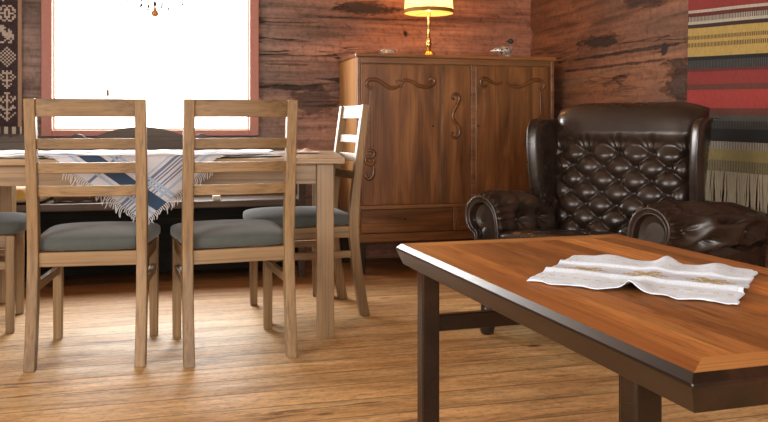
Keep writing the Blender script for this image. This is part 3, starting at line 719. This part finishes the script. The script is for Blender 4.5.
# dark patterned rug on the back wall beside the window
CELL=.0105; RWL=.62; Z0r,Z1r=.822,1.92
nx_,nz_=int(RWL/CELL),int((Z1r-Z0r)/CELL)
G=[[0]*nx_ for _ in range(nz_)]
MOT={'rosette':["..##.##..",".#..#..#.","##.###.##","#..#.#..#",".###.###.","#..#.#..#","##.###.##",".#..#..#.","..##.##.."],
 'lattice':["....#....","...#.#...","..#.#.#..",".#.#.#.#.","#.#.#.#.#",".#.#.#.#.","#.#.#.#.#",".#.#.#.#.","..#.#.#..","...#.#...","....#...."],
 'tree':["...###...","....#....","#.#.#.#.#","##..#..##",".#.###.#.","..#.#.#..","....#....",".#..#..#.","###.#.###","..#####..","....#....","#..###..#",".#..#..#.","..#.#.#..","...###...","....#...."],
 'bird':[".##......","####.....",".##..#...",".###.##..","..#####..","..######.","...#####.","....##.#.","...#..#..",".##..##.."],
 'scroll':["..####...",".#....#..","#..##..#.","#.#..#.#.","#.#.##.#.",".#.....#.","..####.#.",".....##..","...##....","..#......"],
 'flower':["..#.#.#..","..#####..",".#..#..#.","#.#.#.#.#",".#..#..#.","..#####..","....#....","..#.#.#..","...###...","....#...."]}
def stamp(name,x,z):
    M=MOT[name]
    for r,row_ in enumerate(M):
        for c_,chh in enumerate(row_):
            if chh=='#' and 0<=z-r<nz_ and 0<=x+c_<nx_: G[z-r][x+c_]=1
z=nz_-6; seq=['tree','scroll','rosette','bird','lattice','flower']; i=0
colx=[nx_-12,nx_-23,nx_-34,nx_-45,nx_-56,nx_-67,nx_-78]
for ci,x in enumerate(colx):
    z=nz_-4-ci*5; i=ci*2
    while z>8:
        nm=seq[i%6]; 
        if ci%2==1 and i%3==0: nm='tree'
        stamp(nm,x,z); z-=len(MOT[nm])+2; i+=1
def rcol(a,b):
    x=min(nx_-1,int(a*nx_)); z=min(nz_-1,int(b*nz_)); 
    if z<4: return (.50,.44,.37) if (x//2)%2 else (.06,.045,.045)
    if x>=nx_-2: return (.34,.22,.15)
    if G[z][x]: q=.8+.25*random.random(); return (.47*q,.40*q,.34*q)
    q=.8+.5*random.random(); return (.038*q,.024*q,.026*q)
o=MB().grid(lambda a,b:(lerp(-RWL,0,a),.005*math.sin(a*7)-.004*b,lerp(Z0r,Z1r,b)),nx_,nz_,rcol).build('patterned_wall_rug',RUGT)
o.location=room(-.790,TB-.035); o.rotation_euler=(0,0,ROOM); sm=o.modifiers.new('thick','SOLIDIFY'); sm.thickness=.008; sm.offset=0
tag(o,'dark brown rug with cream figures hanging on the log wall left of the window','rug')

# ------------------------------------------------------------------ chandelier and window ornament
CHX,CHY=-1.035,3.75
cl=thing('chandelier','small glass-drop chandelier with an amber ball, hanging before the window','chandelier',(CHX,CHY,0))
IRON=BLK
AMB=NT('amber_glass'); AMB.base((.50,.20,.06)).set(Roughness=.12,Metallic=.3); AMB=AMB.m
MB().superell((0,0,1.380),(.016,.016,.016),1,1,20,12).lathe([(.005,0),(.008,.004),(.004,.012),(.004,.02)],c=(0,0,1.394),n=12).build('amber_ball',AMB,cl,smooth=True)
MB().lathe([(.001,0),(.0035,.004),(.003,.010),(.001,.014)],c=(0,0,1.346),n=10).build('finial',IRON,cl,smooth=True)
MB().lathe([(.002,0),(.007,.004),(.007,.016),(.003,.02),(.003,.06),(.022,.075),(.012,.10),(.005,.13),(.005,.30)],c=(0,0,1.412),n=14).build('stem',IRON,cl,smooth=True)
MB().tube([(0,0,1.71),(0,0,ZC)],.003,8).build('chain',IRON,cl)
for k in range(6):
    a=2*math.pi*k/6+.3; d=Vector((math.cos(a),math.sin(a),0))
    am=MB().tube([tuple(d*r+Vector((0,0,z))) for r,z in ((.01,1.50),(.06,1.47),(.12,1.465),(.17,1.49),(.19,1.53))],.004,8).build('arm',IRON,cl,smooth=True)
    MB().lathe([(.002,0),(.022,.006),(.024,.012),(.010,.014),(.010,.08),(.003,.10)],c=(d.x*.19,d.y*.19,1.528),n=14).build('candle',plain('ivory_wax',(.8,.74,.6),.5),am,smooth=True)
    for r,z in ((.058,1.408),(.12,1.43)):
        MB().lathe([(.0005,0),(.0045,.008),(.0035,.018),(.001,.024)],c=(d.x*r,d.y*r,z),n=6).tube([(d.x*r,d.y*r,z+.023),(d.x*r,d.y*r,1.468)],.0006,4).build('glass_drop',gm.m,cl); MB().lathe([(.001,0),(.0045,.002),(.0035,.012),(.001,.014)],c=(d.x*r,d.y*r,z-.012+.012*(k%2)),n=8).build('drop_dark_bit',IRON,cl)  # small black bits stand in for dark refractions in the glass drops
orx,ory,_=room(-.31,TB-.06); o=thing('window_ornament','tiny brown pendant hanging on a thread in front of the window','ornament',(orx,ory,0),ROOM)
MB().lathe([(.002,0),(.008,.004),(.009,.012),(.008,.036),(.003,.042)],c=(0,0,1.045),n=14).build('pendant',plain('brown_wood',(.22,.13,.08),.5),o,smooth=True)
MB().tube([(0,0,1.086),(-.035,0,1.30),(-.05,.0,2.04)],.0005,4).tube([(0,0,1.086),(.012,0,1.20),(.02,0,2.04)],.0005,4).build('thread',plain('linen_thread',(.7,.65,.55),.9),o)

# ------------------------------------------------------------------ light
def area(name,s,t,z,sx_,sz,rz,power,color):
    l=bpy.data.lights.new(name,'AREA'); l.shape='RECTANGLE'; l.size=sx_; l.size_y=sz; l.energy=power; l.color=color
    o=bpy.data.objects.new(name,l); col.objects.link(o); o.location=room(s,t,z); o.rotation_euler=(R(90),0,ROOM+rz); return o
area('window_daylight',(s0+s1)/2,TB+.19,(WO[2]+WO[3])/2,s1-s0,WO[3]-WO[2],R(180),74,(1,.985,.96))      # -> faces into the room
sc_l=area('left_fill_light',SL-.15,TB+.2-4.85,1.4,2.7,1.3,R(-90),74,(1,.96,.91))  # added fill lamp in the unseen left opening
sc_f=area('front_fill_light',SR+.2-2.4,TF-.15,1.42,3.0,1.35,0,105,(1,.96,.91))  # added fill lamp behind the camera, in the front opening
l=bpy.data.lights.new('bulb_light','POINT'); l.energy=8; l.color=(1,.66,.32); l.shadow_soft_size=.03
o=bpy.data.objects.new('bulb_light',l); col.objects.link(o); o.location=(lx,ly,ZT+.40)
wd=bpy.data.worlds.new('World'); sc.world=wd; wd.use_nodes=True
wd.node_tree.nodes['Background'].inputs[0].default_value=(1,.98,.95,1); wd.node_tree.nodes['Background'].inputs[1].default_value=2.5

# ------------------------------------------------------------------ camera
cam=bpy.data.cameras.new('camera'); co=bpy.data.objects.new('camera',cam); col.objects.link(co); sc.camera=co
co.location=(0,0,.88); co.rotation_euler=(R(90),0,0); cam.sensor_fit='HORIZONTAL'; cam.sensor_width=36; cam.lens=36*830/768
cam.shift_y=(124-211)/768; cam.clip_start=.05
sc.view_settings.view_transform='Standard'; sc.view_settings.look='None'; sc.view_settings.gamma=1; sc.view_settings.use_curve_mapping=False
sc.view_settings.exposure=0.65
sc.cycles.use_denoising=True; sc.cycles.max_bounces=8; sc.cycles.diffuse_bounces=5; sc.cycles.sample_clamp_indirect=6
